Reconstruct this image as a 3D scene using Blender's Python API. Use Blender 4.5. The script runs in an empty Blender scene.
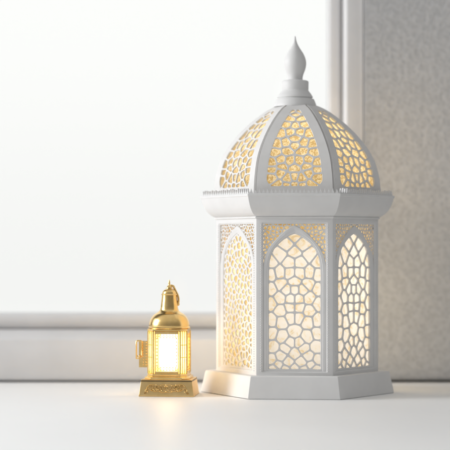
import bpy, math, random
from math import sin, cos, tan, pi, radians, hypot, atan2
random.seed(7)
S = 0.001                     # everything below is written in millimetres
scene = bpy.context.scene
COL = scene.collection

# ------------------------------------------------------------------ helpers
class MB:
    """collects faces, links them as ONE mesh object"""
    def __init__(s): s.v = []; s.f = []
    def vert(s, p): s.v.append((p[0]*S, p[1]*S, p[2]*S)); return len(s.v)-1
    def ring(s, pts): return [s.vert(p) for p in pts]
    def face(s, idx): s.f.append(tuple(idx))
    def band(s, a, b, closed=True):
        n = len(a)
        for i in range(n if closed else n-1):
            j = (i+1) % n
            s.f.append((a[i], a[j], b[j], b[i]))
    def loft(s, rings, cap0=True, cap1=True, closed=True):
        ids = [s.ring(r) for r in rings]
        for a, b in zip(ids, ids[1:]): s.band(a, b, closed)
        if cap0: s.f.append(tuple(reversed(ids[0])))
        if cap1: s.f.append(tuple(ids[-1]))
        return ids
    def box(s, x0, x1, y0, y1, z0, z1):
        s.loft([[(x0,y0,z0),(x1,y0,z0),(x1,y1,z0),(x0,y1,z0)], [(x0,y0,z1),(x1,y0,z1),(x1,y1,z1),(x0,y1,z1)]])
    def lathe(s, prof, n=64, cx=0, cy=0):
        s.loft([[(cx+r*cos(2*pi*k/n), cy+r*sin(2*pi*k/n), z) for k in range(n)] for r, z in prof])
    def tube(s, pts, rad, n=8, closed=False):
        from mathutils import Vector
        P = [Vector(p) for p in pts]; m = len(P); rings = []
        up = None
        for i in range(m):
            if closed: t = P[(i+1) % m]-P[i-1]
            else: t = P[min(i+1, m-1)]-P[max(i-1, 0)]
            t.normalize()
            if up is None:
                up = Vector((0,0,1)) if abs(t.z) < .8 else Vector((1,0,0))
            a = up - t*up.dot(t); a.normalize(); b = t.cross(a); up = a
            r = rad(i/(m-1)) if callable(rad) else rad
            rings.append([P[i]+a*(r*cos(2*pi*k/n))+b*(r*sin(2*pi*k/n)) for k in range(n)])
        ids = [s.ring(r) for r in rings]
        for a, b in zip(ids, ids[1:]): s.band(a, b)
        if closed: s.band(ids[-1], ids[0])
        else: s.f.append(tuple(reversed(ids[0]))); s.f.append(tuple(ids[-1]))
    def ball(s, c, rx, ry, rz, n=8, m=5):
        rings = []
        for j in range(1, m):
            t = -pi/2+pi*j/m
            rings.append([(c[0]+rx*cos(t)*cos(2*pi*k/n), c[1]+ry*cos(t)*sin(2*pi*k/n), c[2]+rz*sin(t)) for k in range(n)])
        s.loft(rings)
    def build(s, name, mat, parent=None, smooth=None, bevel=0, recalc=True):
        me = bpy.data.meshes.new(name); me.from_pydata(s.v, [], s.f); me.update()
        if recalc:
            import bmesh
            bm = bmesh.new(); bm.from_mesh(me)
            bmesh.ops.remove_doubles(bm, verts=bm.verts, dist=2e-6)
            bmesh.ops.recalc_face_normals(bm, faces=bm.faces); bm.to_mesh(me); bm.free()
        me.materials.append(mat)
        if smooth:
            me.shade_smooth(); me.set_sharp_from_angle(angle=radians(smooth))
        o = bpy.data.objects.new(name, me); COL.objects.link(o); o.parent = parent
        if bevel:
            b = o.modifiers.new('bevel', 'BEVEL'); b.width = bevel*S; b.segments = 3; b.limit_method = 'ANGLE'; b.angle_limit = radians(25)
            me.shade_smooth(); b.harden_normals = True
        return o

def tag(o, label=None, cat=None, kind=None):
    if label: o['label'] = label
    if cat: o['category'] = cat
    if kind: o['kind'] = kind
    return o
def empty(name, loc, rz=0):
    o = bpy.data.objects.new(name, None); COL.objects.link(o)
    o.location = [c*S for c in loc]; o.rotation_euler = (0,0,rz); o.empty_display_size = .02
    return o

def catmull(pts, n):
    out = []; P = [pts[0]]+list(pts)+[pts[-1]]
    for i in range(1, len(P)-2):
        p0, p1, p2, p3 = P[i-1:i+3]
        for k in range(n):
            t = k/n
            out.append(tuple(.5*(2*b+(c-a)*t+(2*a-5*b+4*c-d)*t*t+(3*b-a-3*c+d)*t**3) for a,b,c,d in zip(p0,p1,p2,p3)))
    out.append(tuple(pts[-1])); return out

# ------------------------------------------------------------------ 2D polygons
def clip(poly, p, n):
    """keep the side where (q-p).n <= 0"""
    out = []; m = len(poly)
    for i in range(m):
        a = poly[i]; b = poly[(i+1) % m]
        da = (a[0]-p[0])*n[0]+(a[1]-p[1])*n[1]; db = (b[0]-p[0])*n[0]+(b[1]-p[1])*n[1]
        if da <= 0: out.append(a)
        if (da < 0 < db) or (db < 0 < da):
            t = da/(da-db); out.append((a[0]+t*(b[0]-a[0]), a[1]+t*(b[1]-a[1])))
    return out
def area(P): return .5*sum(P[i-1][0]*P[i][1]-P[i][0]*P[i-1][1] for i in range(len(P)))
def centroid(P):
    A = area(P); cx = cy = 0
    for i in range(len(P)):
        (x0,y0),(x1,y1) = P[i-1], P[i]; k = x0*y1-x1*y0; cx += (x0+x1)*k; cy += (y0+y1)*k
    return (cx/(6*A), cy/(6*A))
def clean(P, e=.02):
    out = []
    for p in P:
        if not out or hypot(p[0]-out[-1][0], p[1]-out[-1][1]) > e: out.append(p)
    if len(out) > 1 and hypot(out[0][0]-out[-1][0], out[0][1]-out[-1][1]) <= e: out.pop()
    return out
def inset(P, w):
    """P ccw convex"""
    Q = list(P)
    for i in range(len(P)):
        a = P[i-1]; b = P[i]; L = hypot(b[0]-a[0], b[1]-a[1])
        if L < 1e-6: continue
        n = ((b[1]-a[1])/L, -(b[0]-a[0])/L)
        Q = clip(Q, (a[0]-n[0]*w, a[1]-n[1]*w), n)
        if len(Q) < 3: return []
    return clean(Q)
def chaikin(P, k=2, q=.25):
    for _ in range(k):
        o = []
        for i in range(len(P)):
            a = P[i]; b = P[(i+1) % len(P)]
            o.append((a[0]+q*(b[0]-a[0]), a[1]+q*(b[1]-a[1]))); o.append((b[0]+q*(a[0]-b[0]), b[1]+q*(a[1]-b[1])))
        P = o
    return P
def ray(P, c, a):
    dx, dy = cos(a), sin(a); best = None
    for i in range(len(P)):
        x0, y0 = P[i-1][0]-c[0], P[i-1][1]-c[1]; x1, y1 = P[i][0]-c[0], P[i][1]-c[1]
        ex, ey = x1-x0, y1-y0; den = dx*ey-dy*ex
        if abs(den) < 1e-12: continue
        t = (x0*ey-y0*ex)/den; u = (x0*dy-y0*dx)/den
        if t > 0 and -1e-6 <= u <= 1+1e-6 and (best is None or t > best): best = t
    return best or 0.0
def voronoi(seeds, region):
    cells = []
    for i, s in enumerate(seeds):
        P = list(region)
        for j, q in enumerate(seeds):
            if i == j: continue
            P = clip(P, ((s[0]+q[0])/2, (s[1]+q[1])/2), (q[0]-s[0], q[1]-s[1]))
            if len(P) < 3: break
        P = clean(P) if len(P) > 2 else P
        if len(P) > 2 and area(P) > .3: cells.append(P)
    return cells

def ring_plate(mb, outer, hole, f, T, k=20, sub=1, cham=.22, c=None, close=False):
    """plate between two star-shaped outlines, thickness T behind the face; f(x, y, t) -> 3D"""
    c = c or centroid(hole)
    angs = sorted(set([round(atan2(p[1]-c[1], p[0]-c[0]), 5) for p in list(outer)] + [round(-pi+2*pi*(i+.5)/k, 5) for i in range(k)]))
    ro = [ray(outer, c, a) for a in angs]; rh = [ray(hole, c, a) for a in angs]
    def rr(rad, t): return mb.ring([f(c[0]+r*cos(a), c[1]+r*sin(a), t) for r, a in zip(rad, angs)])
    prev = first = rr(ro, 0)
    for q in range(1, sub+1):
        w = q/sub
        cur = rr([o+(min(h+cham, o)-o)*w for o, h in zip(ro, rh)], 0)
        mb.band(prev, cur); prev = cur
    a1 = rr(rh, -cham*1.3); mb.band(prev, a1)
    a2 = rr(rh, -T); mb.band(a1, a2)
    a3 = rr(ro, -T); mb.band(a2, a3)
    if close: mb.band(a3, first)
    return angs
def solid(mb, P, f):
    ids = mb.ring([f(x, y, 0) for x, y in P]); mb.face(ids)
def web(mb, cells, f, T, strut, minarea=1.2, k=16, rnd=.13):
    for P in cells:
        w = strut*random.uniform(.42, .58)
        H = inset(P, w)
        if len(H) < 3 or area(H) < minarea: solid(mb, P, f); continue
        H = chaikin(H, 2, rnd)
        ring_plate(mb, P, H, f, T, k)

# ------------------------------------------------------------------ materials
def newmat(name):
    m = bpy.data.materials.new(name); m.use_nodes = True
    nt = m.node_tree; return m, nt, nt.nodes['Principled BSDF']
def coords(nt, scale=(1,1,1)):
    t = nt.nodes.new('ShaderNodeTexCoord'); mp = nt.nodes.new('ShaderNodeMapping'); mp.inputs['Scale'].default_value = scale
    nt.links.new(t.outputs['Object'], mp.inputs['Vector']); return mp.outputs['Vector']
def noise(nt, v, scale, detail=4, rough=.55):
    n = nt.nodes.new('ShaderNodeTexNoise'); n.inputs['Scale'].default_value = scale
    n.inputs['Detail'].default_value = detail; n.inputs['Roughness'].default_value = rough
    nt.links.new(v, n.inputs['Vector']); return n.outputs['Fac']
def ramp(nt, fac, stops):
    r = nt.nodes.new('ShaderNodeValToRGB'); e = r.color_ramp.elements
    while len(e) < len(stops): e.new(.5)
    for el, (p, c) in zip(e, stops): el.position = p; el.color = (*c, 1) if len(c) == 3 else c
    nt.links.new(fac, r.inputs['Fac']); return r.outputs['Color']
def bump(nt, h, strength, dist):
    b = nt.nodes.new('ShaderNodeBump'); b.inputs['Strength'].default_value = strength; b.inputs['Distance'].default_value = dist
    nt.links.new(h, b.inputs['Height']); return b.outputs['Normal']

def paint(name, a, b, rough=.5, sc=60, bs=.25, bd=.0002, rsc=None):
    m, nt, p = newmat(name); v = coords(nt)
    nt.links.new(ramp(nt, noise(nt, v, sc), [(.3, a), (.7, b)]), p.inputs['Base Color'])
    r = nt.nodes.new('ShaderNodeMapRange'); r.inputs['To Min'].default_value = rough-.07; r.inputs['To Max'].default_value = rough+.09
    nt.links.new(noise(nt, v, (rsc or sc*.6), 5), r.inputs['Value']); nt.links.new(r.outputs['Result'], p.inputs['Roughness'])
    nt.links.new(bump(nt, noise(nt, v, sc*14, 3), bs, bd), p.inputs['Normal'])
    return m
M_white = paint('white_lacquer', (.70,.695,.69), (.745,.74,.735), .5, 45, .3, .00015)
M_fret = paint('fretwork_white', (.70,.69,.68), (.75,.74,.73), .55, 70, .3, .00015)
M_frame = paint('window_paint', (.67,.67,.68), (.72,.72,.73), .5, 18, .3, .0003)
M_table = paint('tabletop_white', (.86,.86,.86), (.90,.90,.895), .46, 5, .25, .00006, 2.5)

# plaster wall, softly mottled
M_wall, nt, p = newmat('plaster'); v = coords(nt)
vo = nt.nodes.new('ShaderNodeTexVoronoi'); vo.feature = 'SMOOTH_F1'; vo.inputs['Scale'].default_value = 230; vo.inputs['Smoothness'].default_value = .8
w1 = nt.nodes.new('ShaderNodeMixRGB'); w1.blend_type = 'ADD'; w1.inputs['Fac'].default_value = .012
nz = nt.nodes.new('ShaderNodeTexNoise'); nz.inputs['Scale'].default_value = 90; nt.links.new(v, nz.inputs['Vector'])
nt.links.new(v, w1.inputs['Color1']); nt.links.new(nz.outputs['Color'], w1.inputs['Color2']); nt.links.new(w1.outputs['Color'], vo.inputs['Vector'])
add = nt.nodes.new('ShaderNodeMath'); add.operation = 'MULTIPLY_ADD'; add.inputs[1].default_value = .5
nt.links.new(noise(nt, v, 240, 4, .6), add.inputs[0]); nt.links.new(vo.outputs['Distance'], add.inputs[2])
nt.links.new(ramp(nt, add.outputs[0], [(.35, (.455,.462,.475)), (.95, (.56,.566,.58))]), p.inputs['Base Color'])
nt.links.new(bump(nt, add.outputs[0], .5, .0011), p.inputs['Normal']); p.inputs['Roughness'].default_value = .62

def gold(name, a, b, rough):
    m, nt, p = newmat(name); v = coords(nt)
    nt.links.new(ramp(nt, noise(nt, v, 120), [(.3, a), (.7, b)]), p.inputs['Base Color']); p.inputs['Metallic'].default_value = 1
    r = nt.nodes.new('ShaderNodeMapRange'); r.inputs['To Min'].default_value = rough-.06; r.inputs['To Max'].default_value = rough+.1
    nt.links.new(noise(nt, v, 260, 5), r.inputs['Value']); nt.links.new(r.outputs['Result'], p.inputs['Roughness'])
    nt.links.new(bump(nt, noise(nt, v, 900, 3), .12, .0001), p.inputs['Normal'])
    return m
M_gold = gold('polished_gold', (.82,.55,.20), (.92,.65,.29), .22)
M_gold_satin = gold('satin_gold', (.82,.56,.23), (.91,.66,.32), .34)
M_bronze = gold('dark_bronze', (.20,.145,.08), (.27,.19,.10), .35)

def translucent(name, stops, sc, diff=.35, dens=.34):
    m = bpy.data.materials.new(name); m.use_nodes = True; nt = m.node_tree; nt.nodes.clear()
    out = nt.nodes.new('ShaderNodeOutputMaterial'); v = coords(nt)
    nz = nt.nodes.new('ShaderNodeTexNoise'); nz.inputs['Scale'].default_value = sc; nz.inputs['Detail'].default_value = 5
    nz.inputs['Roughness'].default_value = .6; nz.inputs['Distortion'].default_value = 1.6; nt.links.new(v, nz.inputs['Vector'])
    c = ramp(nt, nz.outputs['Fac'], stops)
    t = nt.nodes.new('ShaderNodeBsdfTranslucent'); d = nt.nodes.new('ShaderNodeBsdfDiffuse'); mx = nt.nodes.new('ShaderNodeMixShader')
    th = nt.nodes.new('ShaderNodeMixRGB'); th.blend_type = 'MULTIPLY'; th.inputs['Fac'].default_value = 1; th.inputs['Color2'].default_value = (dens, dens, dens, 1)
    nt.links.new(c, th.inputs['Color1']); nt.links.new(th.outputs['Color'], t.inputs['Color']); nt.links.new(c, d.inputs['Color']); mx.inputs['Fac'].default_value = diff
    nt.links.new(t.outputs[0], mx.inputs[1]); nt.links.new(d.outputs[0], mx.inputs[2]); nt.links.new(mx.outputs[0], out.inputs['Surface'])
    return m
M_liner = translucent('marbled_glass', [(.34, (.83,.69,.45)), (.41, (.91,.82,.64)), (.47, (.95,.93,.87)), (.62, (.97,.97,.96))], 95, .4, .46)
M_gold_glass = translucent('golden_glass', [(.36, (.66,.48,.20)), (.46, (.82,.65,.34)), (.56, (.92,.80,.52)), (.66, (.97,.92,.75))], 160, .35, .55)
M_spandrel = translucent('spandrel_glass', [(.38, (.88,.64,.28)), (.5, (.96,.80,.48)), (.6, (1,.95,.80))], 330, .2, 1.0)
M_dliner = translucent('amber_glass', [(.40, (.58,.44,.22)), (.5, (.78,.65,.38)), (.6, (.98,.92,.74))], 330)

M_clear = bpy.data.materials.new('back_spill_glass'); M_clear.use_nodes = True; nt = M_clear.node_tree; nt.nodes.clear()  # for the unseen back panes, made clear so lamp light spills on the wall
out = nt.nodes.new('ShaderNodeOutputMaterial'); tr = nt.nodes.new('ShaderNodeBsdfTransparent'); tl = nt.nodes.new('ShaderNodeBsdfTranslucent')
tl.inputs['Color'].default_value = (.95,.85,.62,1); tr.inputs['Color'].default_value = (1,.84,.60,1); mx = nt.nodes.new('ShaderNodeMixShader'); mx.inputs['Fac'].default_value = .62
nt.links.new(tr.outputs[0], mx.inputs[1]); nt.links.new(tl.outputs[0], mx.inputs[2]); nt.links.new(mx.outputs[0], out.inputs['Surface'])
M_clear_dome = M_clear.copy(); M_clear_dome.name = 'back_spill_dome_glass'
[n for n in M_clear_dome.node_tree.nodes if n.type == 'MIX_SHADER'][0].inputs['Fac'].default_value = .3
M_mantle, nt, p = newmat('glowing_mantle'); p.inputs['Base Color'].default_value = (.9,.85,.7,1)
p.inputs['Emission Color'].default_value = (1,.84,.56,1); p.inputs['Emission Strength'].default_value = 13
M_glow = bpy.data.materials.new('lit_frosted_glass'); M_glow.use_nodes = True; nt = M_glow.node_tree; nt.nodes.clear()
out = nt.nodes.new('ShaderNodeOutputMaterial'); tr = nt.nodes.new('ShaderNodeBsdfTransparent'); tl = nt.nodes.new('ShaderNodeBsdfTranslucent')
tl.inputs['Color'].default_value = (1,.84,.5,1); tr.inputs['Color'].default_value = (1,.95,.8,1); mx = nt.nodes.new('ShaderNodeMixShader'); mx.inputs['Fac'].default_value = .45
nt.links.new(tr.outputs[0], mx.inputs[1]); nt.links.new(tl.outputs[0], mx.inputs[2]); nt.links.new(mx.outputs[0], out.inputs['Surface'])

M_pane = bpy.data.materials.new('window_glass'); M_pane.use_nodes = True; nt = M_pane.node_tree; nt.nodes.clear()
out = nt.nodes.new('ShaderNodeOutputMaterial'); tr = nt.nodes.new('ShaderNodeBsdfTransparent'); gl = nt.nodes.new('ShaderNodeBsdfGlossy')
gl.inputs['Roughness'].default_value = .03; fr = nt.nodes.new('ShaderNodeFresnel'); fr.inputs['IOR'].default_value = 1.3
mx = nt.nodes.new('ShaderNodeMixShader'); tr.inputs['Color'].default_value = (.99,.995,.99,1)
nt.links.new(fr.outputs[0], mx.inputs['Fac']); nt.links.new(tr.outputs[0], mx.inputs[1]); nt.links.new(gl.outputs[0], mx.inputs[2]); nt.links.new(mx.outputs[0], out.inputs['Surface'])

# ------------------------------------------------------------------ setting
t = MB(); t.box(-1500, 1500, -2300, 330, -30, 0)
tag(t.build('tabletop', M_table), kind='structure')

WY = 126
k = 1926/1800
wx = (364-225)*k                       # where window casing meets the plaster wall
top = 1300; left = -1500
w = MB()
wp = [(WY+150, 1.5), (WY+16, 1.5), (WY+8, 2.6), (WY+2.5, 5.5), (WY-2, 10.5), (WY-4.8, 18), (WY-6, 28), (WY-6, top), (WY+150, top)]
w.loft([[(wx+.2, y, z) for y, z in wp], [(1500, y, z) for y, z in wp]])
wall = w.build('plaster_wall', M_wall, smooth=40)
tag(wall, 'mottled grey plaster wall at the right, beside the white window frame', 'wall')

win = tag(empty('window', (0, WY, 0)), 'wide white framed window full of daylight, behind both lanterns', 'window')
def frame_sweep(prof, x0, x1, z0, z1):
    """closed picture frame: prof is a list of (inward distance, y) going from outer edge to the opening"""
    m = MB()
    m.loft([[(x0+d, y, z0+d), (x1-d, y, z0+d), (x1-d, y, z1-d), (x0+d, y, z1-d)] for d, y in prof], False, False)
    return m
# casing (outer moulding), then sash set back behind it; bottom member is taller than the stile
def moulded(profile_side, profile_bottom, x0, x1, z0, z1):
    m = MB(); rings = []
    for (ds, ys), (db, yb) in zip(profile_side, profile_bottom):
        rings.append([(x0+ds, (ys+yb)/2, z0+db), (x1-ds, (ys+yb)/2, z0+db), (x1-ds, (ys+yb)/2, z1-ds), (x0+ds, (ys+yb)/2, z1-ds)])
    m.loft(rings, False, False); return m
cs = [(0, 60), (0, .4), (.2, .2), (.5, .05), (1, 0), (6, 0), (16.5, 0), (18.2, .6), (19.4, 3), (20, 10), (20.5, 34), (20.5, 60)]
cb = [(1.6, 60), (1.6, 20), (3.0, 12), (6, 6.5), (11, 2.5), (18, 0), (44.2, 0), (46.0, .6), (47.2, 3), (50.5, 16), (55.5, 34), (55.5, 60)]
cs[6] = (15.5, 0)
moulded(cs, cb, left, wx, .2, top).build('casing', M_frame, win, 35)
ss = [(0, 60), (0, 40), (1.5, 37), (4, 34.5), (7, 33.2), (10, 33), (12.5, 33), (14.2, 34), (15.0, 36), (15.5, 52), (15.5, 62)]
sb = [(0, 60), (0, 44), (1.5, 40), (4, 36), (7, 33.8), (10.5, 33), (14.0, 33), (16.0, 34), (16.8, 36), (17.6, 52), (17.6, 62)]
sx1 = wx-20.6; sz0 = 55.7
moulded(ss, sb, left+20.6, sx1, sz0, top-20.6).build('sash', M_frame, win, 35)
g = MB(); g.box(left+34, sx1-14, 50, 54, sz0+15, top-34); g.build('pane', M_pane, win)

# ------------------------------------------------------------------ big lantern
LX = 72.0
L = tag(empty('white_lantern', (LX, 0, 0), radians(-4.2)),
        'tall white six-sided lantern with pierced arched panels and ribbed dome, lit from inside', 'lantern')
VA = [radians(a) for a in (0, 63, 117, 180, 243, 297)]
def hexring(R, z): return [(R*cos(a), R*sin(a), z) for a in VA]
FACES = []
for i in range(6):
    a0, a1 = VA[i], VA[(i+1) % 6] + (2*pi if i == 5 else 0)
    FACES.append(((a0+a1)/2, cos((a1-a0)/2), sin((a1-a0)/2)))   # normal angle, apothem factor, half-width factor

b = MB()
b.loft([hexring(r, z) for r, z in [(96.2,.1),(96.8,.9),(96.6,2),(92.3,20.2),(91.6,21.5),(90.6,22),(60,22)]], True, True)
b.build('base', M_white, L, bevel=.6)
# lower plinth line + cornice
b = MB()
prof = [(70,173.0),(82.0,173.0),(82.5,173.5),(82.5,174.6),(82.0,175.1),(84.2,175.8)]+catmull([(84.2,175.8),(88.0,178.4),(91.9,183),(94.5,188.3),(96.0,192.6),(96.4,193.8)],5)[1:]+[(96.9,194.2),(97.1,195.9),(96.8,196.4),(96.3,196.6),(80,196.6)]
b.loft([hexring(r, z) for r, z in prof], True, True)
b.build('cornice', M_white, L, 30)

BR = 81.0; ZB, ZT = 22.0, 173.0; PZ0, PZ1 = 26.3, 167.7
def face_map(i, R, back=0):
    na, ap, hw = FACES[i]; nx, ny = cos(na), sin(na); tx, ty = -sin(na), cos(na)
    def f(x, z, t): d = R*ap+t-back; return (nx*d+tx*x, ny*d+ty*x, z)
    return f
def phw(i): return BR*FACES[i][2]-6.8           # half width of the panel opening
# body frame: six face frames mitred at the corners
b = MB()
for i in range(6):
    f = face_map(i, BR); na, ap, hw = FACES[i]; W = BR*hw; p = phw(i); tn = hw/ap
    def rect(hx, z0, z1, t): return b.ring([f(-hx, z0, t), f(hx, z0, t), f(hx, z1, t), f(-hx, z1, t)])
    r0 = rect(W, ZB, ZT, 0); r1 = rect(p+1.3, PZ0-1.2, PZ1+1.2, 0); r2 = rect(p+1.0, PZ0-.9, PZ1+.9, -.7)
    r3 = rect(p+.25, PZ0-.2, PZ1+.2, -.7); r4 = rect(p, PZ0, PZ1, -1.0); r5 = rect(p, PZ0, PZ1, -5); r6 = rect(W-5*tn, ZB, ZT, -5)
    for u, w_ in ((r0,r1),(r1,r2),(r2,r3),(r3,r4),(r4,r5),(r5,r6)): b.band(u, w_)
    # bead row along posts and top rail
    z = PZ0
    while z < PZ1:
        for sx in (-1, 1):
            c = f(sx*(p+2.25), z, .05); b.ball(c, .55, .55, .75, 6, 4)
        z += 2.3
body = b.build('body_frame', M_white, L, 30)
body.modifiers.new('bv', 'BEVEL'); bv = body.modifiers['bv']; bv.width = .0007; bv.segments = 3; bv.limit_method = 'ANGLE'; bv.angle_limit = radians(50)

# arch outlines (half width fraction of opening, z)
K = 1/1.046
def zz(y): return 145.5-(y-247)*K
OUT = [(0,225.2),(4.6,227.3),(9.5,230.6),(14.5,234.9),(19,239.6),(23.6,245),(27.3,251),(29.6,257),(31.0,264),(31.35,272)]
INN = [(0,232.6),(5.5,234.9),(11.5,238.9),(17,243.6),(21.3,249),(24.2,255),(25.9,262),(26.6,270),(26.7,279)]
SEEDS = [(0,236),(7.5,244.5),(0,252),(14.8,255.5),(5.2,262.5),(23.5,261.5),(15,272.5),(24,275),(5,273),(0,281.5),(13.5,284.5),(24,289),(0,290.5),
 (8.2,290),(14.8,298),(4.2,299.5),(24,304),(5,308),(14,311),(4.2,317.5),(23.3,320.5),(13.2,322.3),(0,332.5),(12.6,337.5),(23.5,334.5),(4.6,344),(8.4,348.5),
 (21.8,347),(0,353.5),(13.8,356.8),(7,363.2),(23,360.5),(16.5,366),(0,369.9),(10,369.9),(20,369.9)]
random.seed(3)
FINE = None
def make_panel(i):
    p = phw(i); kx = p/31.3; f = face_map(i, BR, 1.4)
    inn = [(x*kx, zz(y)) for x, y in INN]; outp = [(x*kx, zz(y)) for x, y in OUT]
    inn_w = inn[-1][0]; out_w = outp[-1][0]
    # inner opening polygon, ccw
    reg = [(-inn_w, PZ0+1.0), (inn_w, PZ0+1.0)] + list(reversed(inn)) + [(-x, z) for x, z in inn[1:]]
    reg = clean(reg)
    if area(reg) < 0: reg.reverse()
    seeds = []
    for x, y in SEEDS:
        X = x*kx; Z = zz(y)
        jit = (random.uniform(-.35,.35), random.uniform(-.4,.4))
        if x == 0: seeds.append((0, Z+jit[1]))
        else: seeds += [(X+jit[0], Z+jit[1]), (-X-jit[0], Z+jit[1])]
    if i == 3:                                    # the left-hand panel has the finer, more tangled web
        seeds = []
        for _ in range(9000):
            c = (random.uniform(-inn_w, inn_w), random.uniform(PZ0, 161)); dmin = 5.0 if random.random() < .5 else 7.6
            if all(hypot((c[0]-q[0])*.9, c[1]-q[1]) > dmin for q in seeds): seeds.append(c)
    m = MB(); g_ = lambda x, z, t: f(x, z, t-.6)
    web(m, voronoi(seeds, reg), g_, .8 if i == 3 else 1.4, 2.0 if i == 3 else 1.65, .8, 16, .2 if i == 3 else .11)
    # spandrels: finer web in the two top corners, cut along the arch
    z_lo = zz(268); z_hi = PZ1
    mid = [((a[0]+b_[0])/2, (a[1]+b_[1])/2) for a, b_ in zip(catmull(outp, 4), catmull(inn+[inn[-1]], 4))]
    rx = []; rows = 0; zc = z_lo
    pts = []
    while zc < z_hi+2:
        xc = 1.6+(rows % 2)*2.1
        while xc < p+1:
            pts.append((xc+random.uniform(-1.7,1.7), zc+random.uniform(-1.5,1.5))); xc += 4.1
        zc += 3.5; rows += 1
    e = .7; box = [(0, z_lo), (p+e, z_lo), (p+e, z_hi+e), (0, z_hi+e)]
    cells = []
    for P in voronoi(pts, box):
        c = centroid(P)
        j = min(range(len(mid)-1), key=lambda q: hypot(mid[q][0]-c[0], mid[q][1]-c[1]))
        a, b2 = mid[max(j-1, 0)], mid[min(j+1, len(mid)-1)]
        d = (b2[0]-a[0], b2[1]-a[1]); n = (d[1], -d[0]); ln = hypot(*n) or 1
        n = (n[0]/ln, n[1]/ln)
        if n[0] > 0: n = (-n[0], -n[1])          # points towards the axis
        if (c[0]-mid[j][0])*n[0]+(c[1]-mid[j][1])*n[1] > 1.0: continue
        Q = clip(P, mid[j], n)
        if len(Q) > 2:
            Q = clean(Q)
            if len(Q) > 2 and area(Q) > .6: cells.append(Q)
    for sx in (1, -1):
        fs = (lambda x, z, t: g_(x, z, t+.2)) if sx == 1 else (lambda x, z, t: g_(-x, z, t+.2))
        web(m, cells, fs, 1.0, 1.25, .7, 12)
    o = m.build('fretwork_panel', M_fret, L, 30, recalc=True)
    # arch band, proud of the web
    m = MB()
    A = catmull(outp, 3); B = catmull(inn+[(inn_w, inn[-1][1]-4)], 3)
    n = min(len(A), len(B)); A = [A[int(q*(len(A)-1)/(n-1))] for q in range(n)]; B = [B[int(q*(len(B)-1)/(n-1))] for q in range(n)]
    A.append((p-.02, PZ0+.1)); B.append((inn_w-.25, PZ0+.1))
    A = [(min(x, p-.02), z) for x, z in A]; B = [(max(0, x-.25), z-.1) for x, z in B]
    oo = [(x, z) for x, z in A]+[(-x, z) for x, z in reversed(A[1:])][:-1]
    def line(P, t): return m.ring([f(-x, z, t) for x, z in reversed(P[1:])]+[f(x, z, t) for x, z in P])
    def shrink(P, Q, e): return [(a[0]+(c[0]-a[0])*e, a[1]+(c[1]-a[1])*e) for a, c in zip(P, Q)]
    rows_ = [line(A, -2.6), line(A, -.1), line(shrink(A, B, .09), .35), line(shrink(A, B, .55), .35), line(shrink(A, B, .66), .0), line(shrink(A, B, .93), -.05), line(B, -.4), line(B, -2.9)]
    for u, w_ in zip(rows_, rows_[1:]): m.band(u, w_, False)
    m.band(rows_[-1], rows_[0], False)
    # sill of the arch
    i0 = [f(x, z, t) for x, z, t in [(-inn_w, PZ0+.1, .1), (inn_w, PZ0+.1, .1), (inn_w, PZ0+1.6, .1), (-inn_w, PZ0+1.6, .1)]]
    i1 = [f(x, z, t) for x, z, t in [(-inn_w, PZ0+.1, -3), (inn_w, PZ0+.1, -3), (inn_w, PZ0+1.6, -3), (-inn_w, PZ0+1.6, -3)]]
    m.loft([i0, i1])
    m.build('arch_band', M_white, o, 30)
    return o
for i in range(6): make_panel(i)
# marbled glass pane behind each front panel, clear ones at the unseen back, gold glass behind the spandrels
for i in range(6):
    f = face_map(i, BR, 3.5 if i == 3 else 5.0); p = phw(i); kx = p/31.3; q = p-.1 if FACES[i][2] < .5 else p-.1
    m = MB(); m.loft([[f(-q, z, 0), f(q, z, 0)] for z in (PZ0-1, 60, 100, 140, PZ1+1)], False, False, False)
    m.build('glass_pane', M_gold_glass if i == 3 else M_clear if i < 3 else M_liner, L)
    f = face_map(i, BR, 3.3 if i == 3 else 4.0)
    A = [((a[0]+b_[0])/2*kx, (zz(a[1])+zz(b_[1]))/2) for a, b_ in zip(OUT, INN)]; A[-1] = (A[-1][0], zz(272))
    m = MB()
    for sx in (-1, 1):
        lo = m.ring([f(sx*x, z, 0) for x, z in A]); hi = m.ring([f(sx*(x+(p-x)*(u/(len(A)-1))**.5), PZ1+.5 if u < 7 else z, 0) for u, (x, z) in enumerate(A)])
        m.band(lo, hi, False)
    m.build('spandrel_glass', M_spandrel, L)

# dome
DPROF = catmull([(84.3,196.7),(84.2,201.5),(82.8,214),(79.0,229),(72.6,241.5),(63.6,253.5),(54.2,263.5),(44.6,272),(33.5,280.2),(24,285.3),(15,288.6)], 8)
SS = [0.0]
for a, c in zip(DPROF, DPROF[1:]): SS.append(SS[-1]+hypot(c[0]-a[0], c[1]-a[1]))
def prof_at(s):
    s = max(0, min(SS[-1]-1e-4, s)); j = 0
    lo, hi = 0, len(SS)-1
    while hi-lo > 1:
        mid_ = (lo+hi)//2
        if SS[mid_] <= s: lo = mid_
        else: hi = mid_
    w_ = (s-SS[lo])/(SS[lo+1]-SS[lo]); a, c = DPROF[lo], DPROF[lo+1]
    d = (c[0]-a[0], c[1]-a[1]); ln = hypot(*d)
    return a[0]+w_*d[0], a[1]+w_*d[1], d[1]/ln, -d[0]/ln      # R, z, normal (r, z)
def s_of_z(z):
    for j in range(len(DPROF)-1):
        if DPROF[j+1][1] >= z: return SS[j]+(z-DPROF[j][1])/(DPROF[j+1][1]-DPROF[j][1])*(SS[j+1]-SS[j])
    return SS[-1]
def gore_map(i):
    na, ap, hw = FACES[i]; nx, ny = cos(na), sin(na); tx, ty = -sin(na), cos(na)
    def f(x, s, t):
        R, z, nr, nz_ = prof_at(s)
        d = R*ap+nr*t
        return (nx*d+tx*x, ny*d+ty*x, z+nz_*t)
    return f
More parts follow.
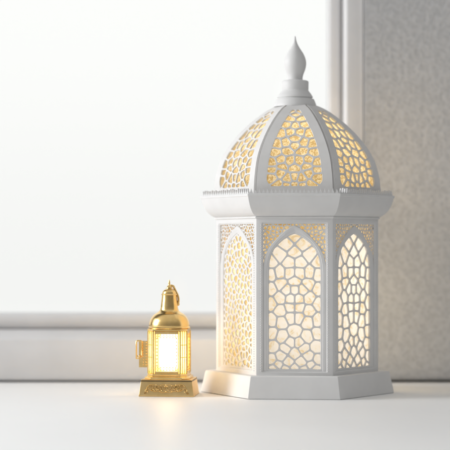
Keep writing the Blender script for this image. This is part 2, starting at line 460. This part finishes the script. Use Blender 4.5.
DSEED = [(0,186.3),(8,186.3),(16,186.3),(0,177),(6.5,178.5),(14.5,173),(22.5,177.5),(22,163),(13.6,160),(4.2,161.5),(0,168),(7.6,151),(19.5,152.5),(0,145),(9.5,143),
 (17.5,143.5),(0,138),(13.8,131.5),(5,131),(0,124),(8.5,123),(5.5,116.5),(0,112),(4,108.5),(22.5,170),(13,166.5)]
def make_gore(i):
    na, ap, hw = FACES[i]; f = gore_map(i); kx = hw/.454
    N = 22; s1 = s_of_z(287.6); gap = 1.5
    edge = [(max(2.0, hw*prof_at(s1*j/N)[0]-gap), s1*j/N) for j in range(N+1)]
    outer = [(-x, s) for x, s in reversed(edge)]+[(x, s) for x, s in edge]
    if area(outer) < 0: outer.reverse()
    outer = clean(outer)
    sb, st = s_of_z(203.2), s_of_z(281.2)
    op = []
    for j in range(17):
        s = sb+(st-sb)*j/16; x = hw*prof_at(s)[0]-10.3*kx**.5
        if j == 0: x -= 4
        op.append((max(.8, x), s))
    reg = [(-x, s) for x, s in reversed(op)]+[(x, s) for x, s in op]
    if area(reg) < 0: reg.reverse()
    reg = clean(reg)
    seeds = []
    for x, y in DSEED:
        z = 145.5+(247-y)/1.035; s = s_of_z(z); X = x*kx/1.035
        j = (random.uniform(-.5,.5), random.uniform(-.5,.5))
        if x == 0: seeds.append((0, s+j[1]))
        else: seeds += [(X+j[0], s+j[1]), (-X-j[0], s+j[1])]
    m = MB()
    web(m, voronoi(seeds, reg), f, 1.5, 1.65, 1.0, 18, .17)
    c = (0, (sb+st)/2-8)
    ring_plate(m, outer, reg, f, 2.4, 150, 3, .05, c, True)
    return m.build('dome_panel', M_fret, L, 35)
random.seed(11)
for i in range(6): make_gore(i)
# strips added behind the dome grooves to block the glow and keep them dark
for a in VA:
    m = MB(); rings = []
    for j in range(33):
        s = s_of_z(287.9)*j/32; R, z, nr, nz_ = prof_at(s)
        def P(lat, t): d = R+nr*t; return (d*cos(a)-lat*sin(a), d*sin(a)+lat*cos(a), z+nz_*t)
        rings.append([P(-2.3, -6.4), P(-1.9, -3.4), P(0, -3.0), P(1.9, -3.4), P(2.3, -6.4)])
    m.loft(rings); m.build('groove_blocker', M_white, L, 50)
# amber glass inside the dome, unseen back half cleared to warm the wall
m = MB(); rr = []
for j in range(25):
    s = s_of_z(287)*j/24; R, z, nr, nz_ = prof_at(s); rr.append(hexring(max(3, R-nr*3.6-1.0), z-nz_*3.6))
for i in range(6):
    m = MB(); m.loft([[q[i], q[(i+1) % 6]] for q in rr], False, False, False); m.build('dome_glass', M_clear_dome if i < 3 else M_dliner, L)
# saw-tooth crest on the cornice
m = MB(); random.seed(5)
for i in range(6):
    na, ap, hw = FACES[i]; f = face_map(i, 95.6); W = 95.6*hw-.6; n = int(2*W/3.85); pw = 2*W/n
    for q in range(n):
        x = -W+pw*(q+.5); h = 4.6*random.uniform(.8, 1.12); l = random.uniform(-.3,.3)
        fr_ = [(x-pw*.5,196.4),(x+pw*.5,196.4),(x+pw*.42,197.0),(x+pw*.2,198.6),(x+l,196.8+h),(x-pw*.22,198.4),(x-pw*.42,197.0)]
        m.loft([[f(u, z, 0) for u, z in fr_], [f(u, z, -1.5) for u, z in fr_]])
m.build('crest', M_white, L)
# finial
m = MB()
fp = catmull([(21.2,285.6),(21.0,288),(19.8,291.2),(18.9,293.2)], 4)+[(17.2,293.8),(17.0,294.5)]+catmull([(17.9,294.9),(17.2,296.6),(15.6,299.0),(14.2,300.8),(13.3,302.4)],5)\
   +[(13.5,303.0),(13.6,310.4),(13.1,311.3),(11.8,311.8)]+catmull([(8.4,312.1),(7.6,313.6),(8.2,317.4),(10.2,322.8),(11.2,328),(10.7,333),(8.6,338.4),(5.7,343),(3.2,347.2),(1.7,351),(1.0,354),(.6,356.3)],6)
m.lathe(fp, 72, -2.0); m.build('finial', M_white, L, 40)

# ------------------------------------------------------------------ small gold lantern
G = tag(empty('gold_lantern', (-54.8, -30, 0), radians(-6)),
        'small shiny gold lantern with glowing window, standing left of the tall white lantern', 'lantern')
def rectring(hx, hy, z): return [(-hx,-hy,z),(hx,-hy,z),(hx,hy,z),(-hx,hy,z)]
m = MB(); m.loft([rectring(*q) for q in [(27,22.5,.1),(27.2,22.7,1.0),(26.6,22.2,2.2),(25.0,20.6,14.9),(24.6,20.3,15.6),(24.8,20.5,16.1),(24.6,20.3,16.7)]])
gb = m.build('base', M_gold_satin, G, bevel=.45)
m = MB()   # dark line round the upper edge
m.loft([rectring(25.05,20.75,14.5), rectring(25.0,20.72,15.7)], True, True); m.build('inlay', M_bronze, gb)
# scroll relief on the four slopes (front one drawn in detail)
def on_slope(x, z, o=0.25): return (x, -(22.2-(z-2.2)*.126)-o, z)
def spiral(m, cx, cz, r0, turns, sgn, a0, rt=.42):
    pts = []
    for q in range(26):
        u = q/25; a = a0+sgn*turns*2*pi*u; r = r0*(1-u)+.35*u
        pts.append(on_slope(cx+r*cos(a), cz+r*sin(a)))
    m.tube(pts, lambda u: rt*(1-.45*u), 6)
m = MB()
for sx in (-1, 1):
    for cx, cz, r0, sg, a0 in [(3.2,8.6,2.4,1,pi*.9),(7.6,9.2,2.2,-1,pi*1.1),(11.6,9.4,2.0,1,pi*.8),(15.2,9.9,1.6,-1,pi),(5.4,6.3,1.5,-1,pi*.5),(9.8,6.9,1.4,1,pi*.2),(13.4,7.2,1.2,-1,pi*.4),(19.5,6.6,1.5,1,pi*.6),(20.6,3.9,1.1,-1,0)]:
        spiral(m, sx*cx, cz, r0, 1.25, sg*sx, a0 if sx > 0 else pi-a0)
    m.tube([on_slope(sx*x, z) for x, z in catmull([(.6,11.4),(4,11.6),(8,10.4),(12,11.8),(16.5,11.4),(18.6,9.2),(19.2,6.5)], 4)], .4, 6)
    m.tube([on_slope(sx*x, z) for x, z in catmull([(.4,4.7),(4,4.4),(7.5,5.4),(11.5,5.1),(15,6.2),(17.5,8.2)], 4)], .4, 6)
    for x, z in [(1.4,10),(5.6,10.8),(9.7,11.4),(13.6,11),(17.3,10.4),(2,6.6),(7.7,7.2),(11.6,5.9),(18.2,4.6),(20.2,5.4)]:
        m.ball(on_slope(sx*x, z, .1), .8, .5, .55, 7, 4)
m.ball(on_slope(0, 10.9, .1), .9, .6, 1.3, 8, 5); m.ball(on_slope(0, 5.2, .1), 1.0, .6, .8, 8, 5)
m.build('relief', M_gold, gb, 60)

FP = [(-13.2,-19),(13.2,-19),(19,-13.2),(19,13.2),(13.2,19),(-13.2,19),(-19,13.2),(-19,-13.2)]
def oct_(k_, z): return [(x*k_, y*k_, z) for x, y in FP]
m = MB()
m.loft([oct_(q, z) for q, z in [(1.13,16.7),(1.15,17.2),(1.15,18.9),(1.12,19.3),(1.05,19.5),(1.05,20.3),(1.03,20.6),(1.03,22.0),(1.0,22.4),(.8,22.4)]])
m.build('body_base', M_gold, G, 25)
m = MB()
m.loft([oct_(q, z) for q, z in [(.8,62.9),(1.0,62.9),(1.03,63.4),(1.03,65.4),(.9,65.8)]])
for x, y in FP: m.tube([(x,y,22.3),(x,y,63.1)], .85, 8)
for i in range(8):
    (x0,y0),(x1,y1) = FP[i], FP[(i+1)%8]
    ln = hypot(x1-x0, y1-y0); ux, uy = (x1-x0)/ln, (y1-y0)/ln; nx, ny = uy, -ux
    if ln > 15:
        # window surround with dentils
        def q(u, z, t): return (x0+ux*u+nx*t, y0+uy*u+ny*t, z)
        for u in (1.9, ln-1.9): m.tube([q(u,22.4,-.3), q(u,62.9,-.3)], .55, 6)
        for za, zb in ((22.4,24.3),(60.6,62.9)):
            m.loft([[q(1.5,za,-1),q(ln-1.5,za,-1),q(ln-1.5,zb,-1),q(1.5,zb,-1)], [q(1.5,za,.1),q(ln-1.5,za,.1),q(ln-1.5,zb,.1),q(1.5,zb,.1)]])
        for k_ in range(7):
            u = 4.2+(ln-8.4)*k_/6
            for z in (25.5, 28.2, 59.7, 57.2):
                if z in (30.2, 57.2) and 0 < k_ < 6 : pass
                m.ball(q(u,z,-.9), .8, .8, .62, 6, 4)
        for k_ in range(9):
            z = 29.8+26.5*k_/8
            for u in (3.6, ln-3.6): m.ball(q(u,z,-.9), .6, .6, .95, 6, 4)
        m.tube([q(2.6,26.9,-1.0), q(ln-2.6,26.9,-1.0)], .3, 6); m.tube([q(2.6,58.5,-1.0), q(ln-2.6,58.5,-1.0)], .3, 6)
        for u in (4.7, ln-4.7): m.tube([q(u,24.8,-1.0), q(u,60.6,-1.0)], .28, 6)
    else:
        for f_ in (.34, .67): m.tube([(x0+(x1-x0)*f_, y0+(y1-y0)*f_, 22.3), (x0+(x1-x0)*f_, y0+(y1-y0)*f_, 63.1)], .5, 6)
        for z in (38, 50): m.tube([(x0,y0,z),(x1,y1,z)], .4, 6)
m.build('cage', M_gold, G, 40)
m = MB(); m.loft([oct_(.88, 22.5), oct_(.88, 62.8)], False, False); m.build('glass', M_glow, G)
m = MB(); m.loft([[(x*q*.44, y*q*.44, z) for x, y in FP] for q, z in [(.5,24),(.9,25.5),(1,28.5),(1,56.5),(.9,59.5),(.5,61)]]); m.build('glowing_mantle', M_mantle, G, 60)
m = MB(); m.lathe([(12,65.5),(20.2,65.6),(20.7,66.0),(20.7,66.9),(20.1,67.4)]+catmull([(19.9,67.6),(19.9,69.5),(19.1,73),(17.4,76.4),(14.7,79.4),(11.6,81.4),(9.5,83.2),(8.7,85.6),(8.2,90),(7.6,95),(7.3,98.2)],5)+[(7.8,98.5),(7.9,99.2),(7.4,99.7)], 64)
m.build('dome', M_gold, G, 35)
m = MB(); m.lathe(catmull([(7.0,99.5),(6.6,101.5),(5.3,103.2),(3.6,104.0)],4)+[(3.3,104.2),(3.2,104.9)], 40); cap = m.build('cap', M_gold, G, 40)
m = MB(); m.lathe(catmull([(2.9,104.7),(2.7,105.9),(1.7,107.2),(1.0,108.6),(1.0,110),(.8,111.6),(.4,113.2)],4), 24); m.build('spike', M_gold, G, 50)
m = MB(); m.tube(catmull([(7.9,1,88.6),(8.9,1,91),(9.0,1,94.6),(8.2,1,98),(6.6,1,101.4),(4.9,1,104.8),(3.6,2,107),(1.0,1,107.6)],5), 1.15, 10)
m.ball((8.5,1,89.4), 1.7, 1.7, 1.9, 10, 6); m.build('carry_handle', M_gold, G, 60)
# side latch plate with a square pull
m = MB()
m.box(-29.0,-18.6,-7.6,-5.4,27.5,53.5)
for z in [29.8+2.75*j for j in range(9)]:
    m.ball((-21.6,-7.7,z), .8,.5,.8,8,4); m.ball((-24.6,-7.7,z), .5,.4,.9,8,4)
m.box(-20.6,-18.0,-8.6,-5,26.8,54.2)
lt = m.build('side_door', M_gold, G, bevel=.3)
m = MB(); m.tube([(-31.5,-8,36),(-31.5,-8,52.6),(-30.6,-8,53.6),(-26.8,-8,53.6),(-26.0,-8,52.6),(-26.0,-8,38.5),(-26.8,-8,37.4),(-30.4,-8,36.2)], .75, 8, True)
m.tube([(-31.5,-8,38.5),(-27,-8,38.5)], .6, 6); m.ball((-28.2,-8.3,38.6), 1.3,1.2,1.3,10,6)
m.build('pull', M_gold, lt, 60)

# ------------------------------------------------------------------ lamps
def point(name, loc, power, color, rad, parent):
    l = bpy.data.lights.new(name, 'POINT'); l.energy = power; l.color = color; l.shadow_soft_size = rad
    o = bpy.data.objects.new(name, l); COL.objects.link(o); o.location = [c*S for c in loc]; o.parent = parent; return o
for z in (58, 105, 148): point('lamp_glow', (10,12,z), .165, (1,.945,.875), .024, L)
point('dome_glow', (6,6,228), .44, (1,.90,.72), .02, L)

def area_l(name, loc, target, sx, sy, power, color):
    l = bpy.data.lights.new(name, 'AREA'); l.shape = 'RECTANGLE'; l.size = sx; l.size_y = sy; l.energy = power; l.color = color
    o = bpy.data.objects.new(name, l); COL.objects.link(o); o.location = loc
    from mathutils import Vector
    o.rotation_euler = (Vector(target)-Vector(loc)).to_track_quat('-Z', 'Y').to_euler(); return o
area_l('side_window_light', (-1.7, -.1, .7), (.05, 0, .1), .9, .9, 32, (.985,.992,1))

# ------------------------------------------------------------------ world: bright outside the window, dimmer in the room
wd = bpy.data.worlds.new('World'); scene.world = wd; wd.use_nodes = True; nt = wd.node_tree
bg = nt.nodes['Background']; tc = nt.nodes.new('ShaderNodeTexCoord'); sp = nt.nodes.new('ShaderNodeSeparateXYZ')
nt.links.new(tc.outputs['Generated'], sp.inputs[0])
def mr(src, a, b_, c, d):
    n = nt.nodes.new('ShaderNodeMapRange'); n.interpolation_type = 'SMOOTHSTEP'
    n.inputs['From Min'].default_value = a; n.inputs['From Max'].default_value = b_; n.inputs['To Min'].default_value = c; n.inputs['To Max'].default_value = d
    nt.links.new(src, n.inputs['Value']); return n.outputs['Result']
def add2(a, b_):
    n = nt.nodes.new('ShaderNodeMath'); n.operation = 'ADD'; nt.links.new(a, n.inputs[0]); nt.links.new(b_, n.inputs[1]); return n.outputs[0]
s1_ = mr(sp.outputs['Y'], -.1, .9, .10, .92)
s2_ = mr(sp.outputs['Z'], .05, 1.0, 0, .43)
s4_ = mr(sp.outputs['Z'], -.03, .12, .03, .10)
s3_ = mr(sp.outputs['X'], -1, -.1, .25, 0)
tot = add2(add2(add2(s1_, s2_), s3_), s4_)
nt.links.new(tot, bg.inputs['Strength']); bg.inputs['Color'].default_value = (1,1,.99,1)

# ------------------------------------------------------------------ camera
cam = bpy.data.cameras.new('camera'); co = bpy.data.objects.new('camera', cam); COL.objects.link(co)
co.location = (0, -1.8, .1455); co.rotation_euler = (pi/2, 0, 0)
cam.lens = 144; cam.sensor_width = 36; cam.shift_y = 22/450; cam.clip_start = .05; cam.clip_end = 50
cam.dof.use_dof = True; cam.dof.focus_distance = 1.735; cam.dof.aperture_fstop = 3.8; cam.dof.aperture_blades = 0
scene.camera = co
scene.view_settings.view_transform = 'Standard'; scene.view_settings.look = 'None'; scene.view_settings.exposure = 0; scene.view_settings.gamma = 1
scene.cycles.use_denoising = True; scene.cycles.max_bounces = 10; scene.cycles.diffuse_bounces = 5; scene.cycles.transparent_max_bounces = 12
scene.cycles.sample_clamp_indirect = 6
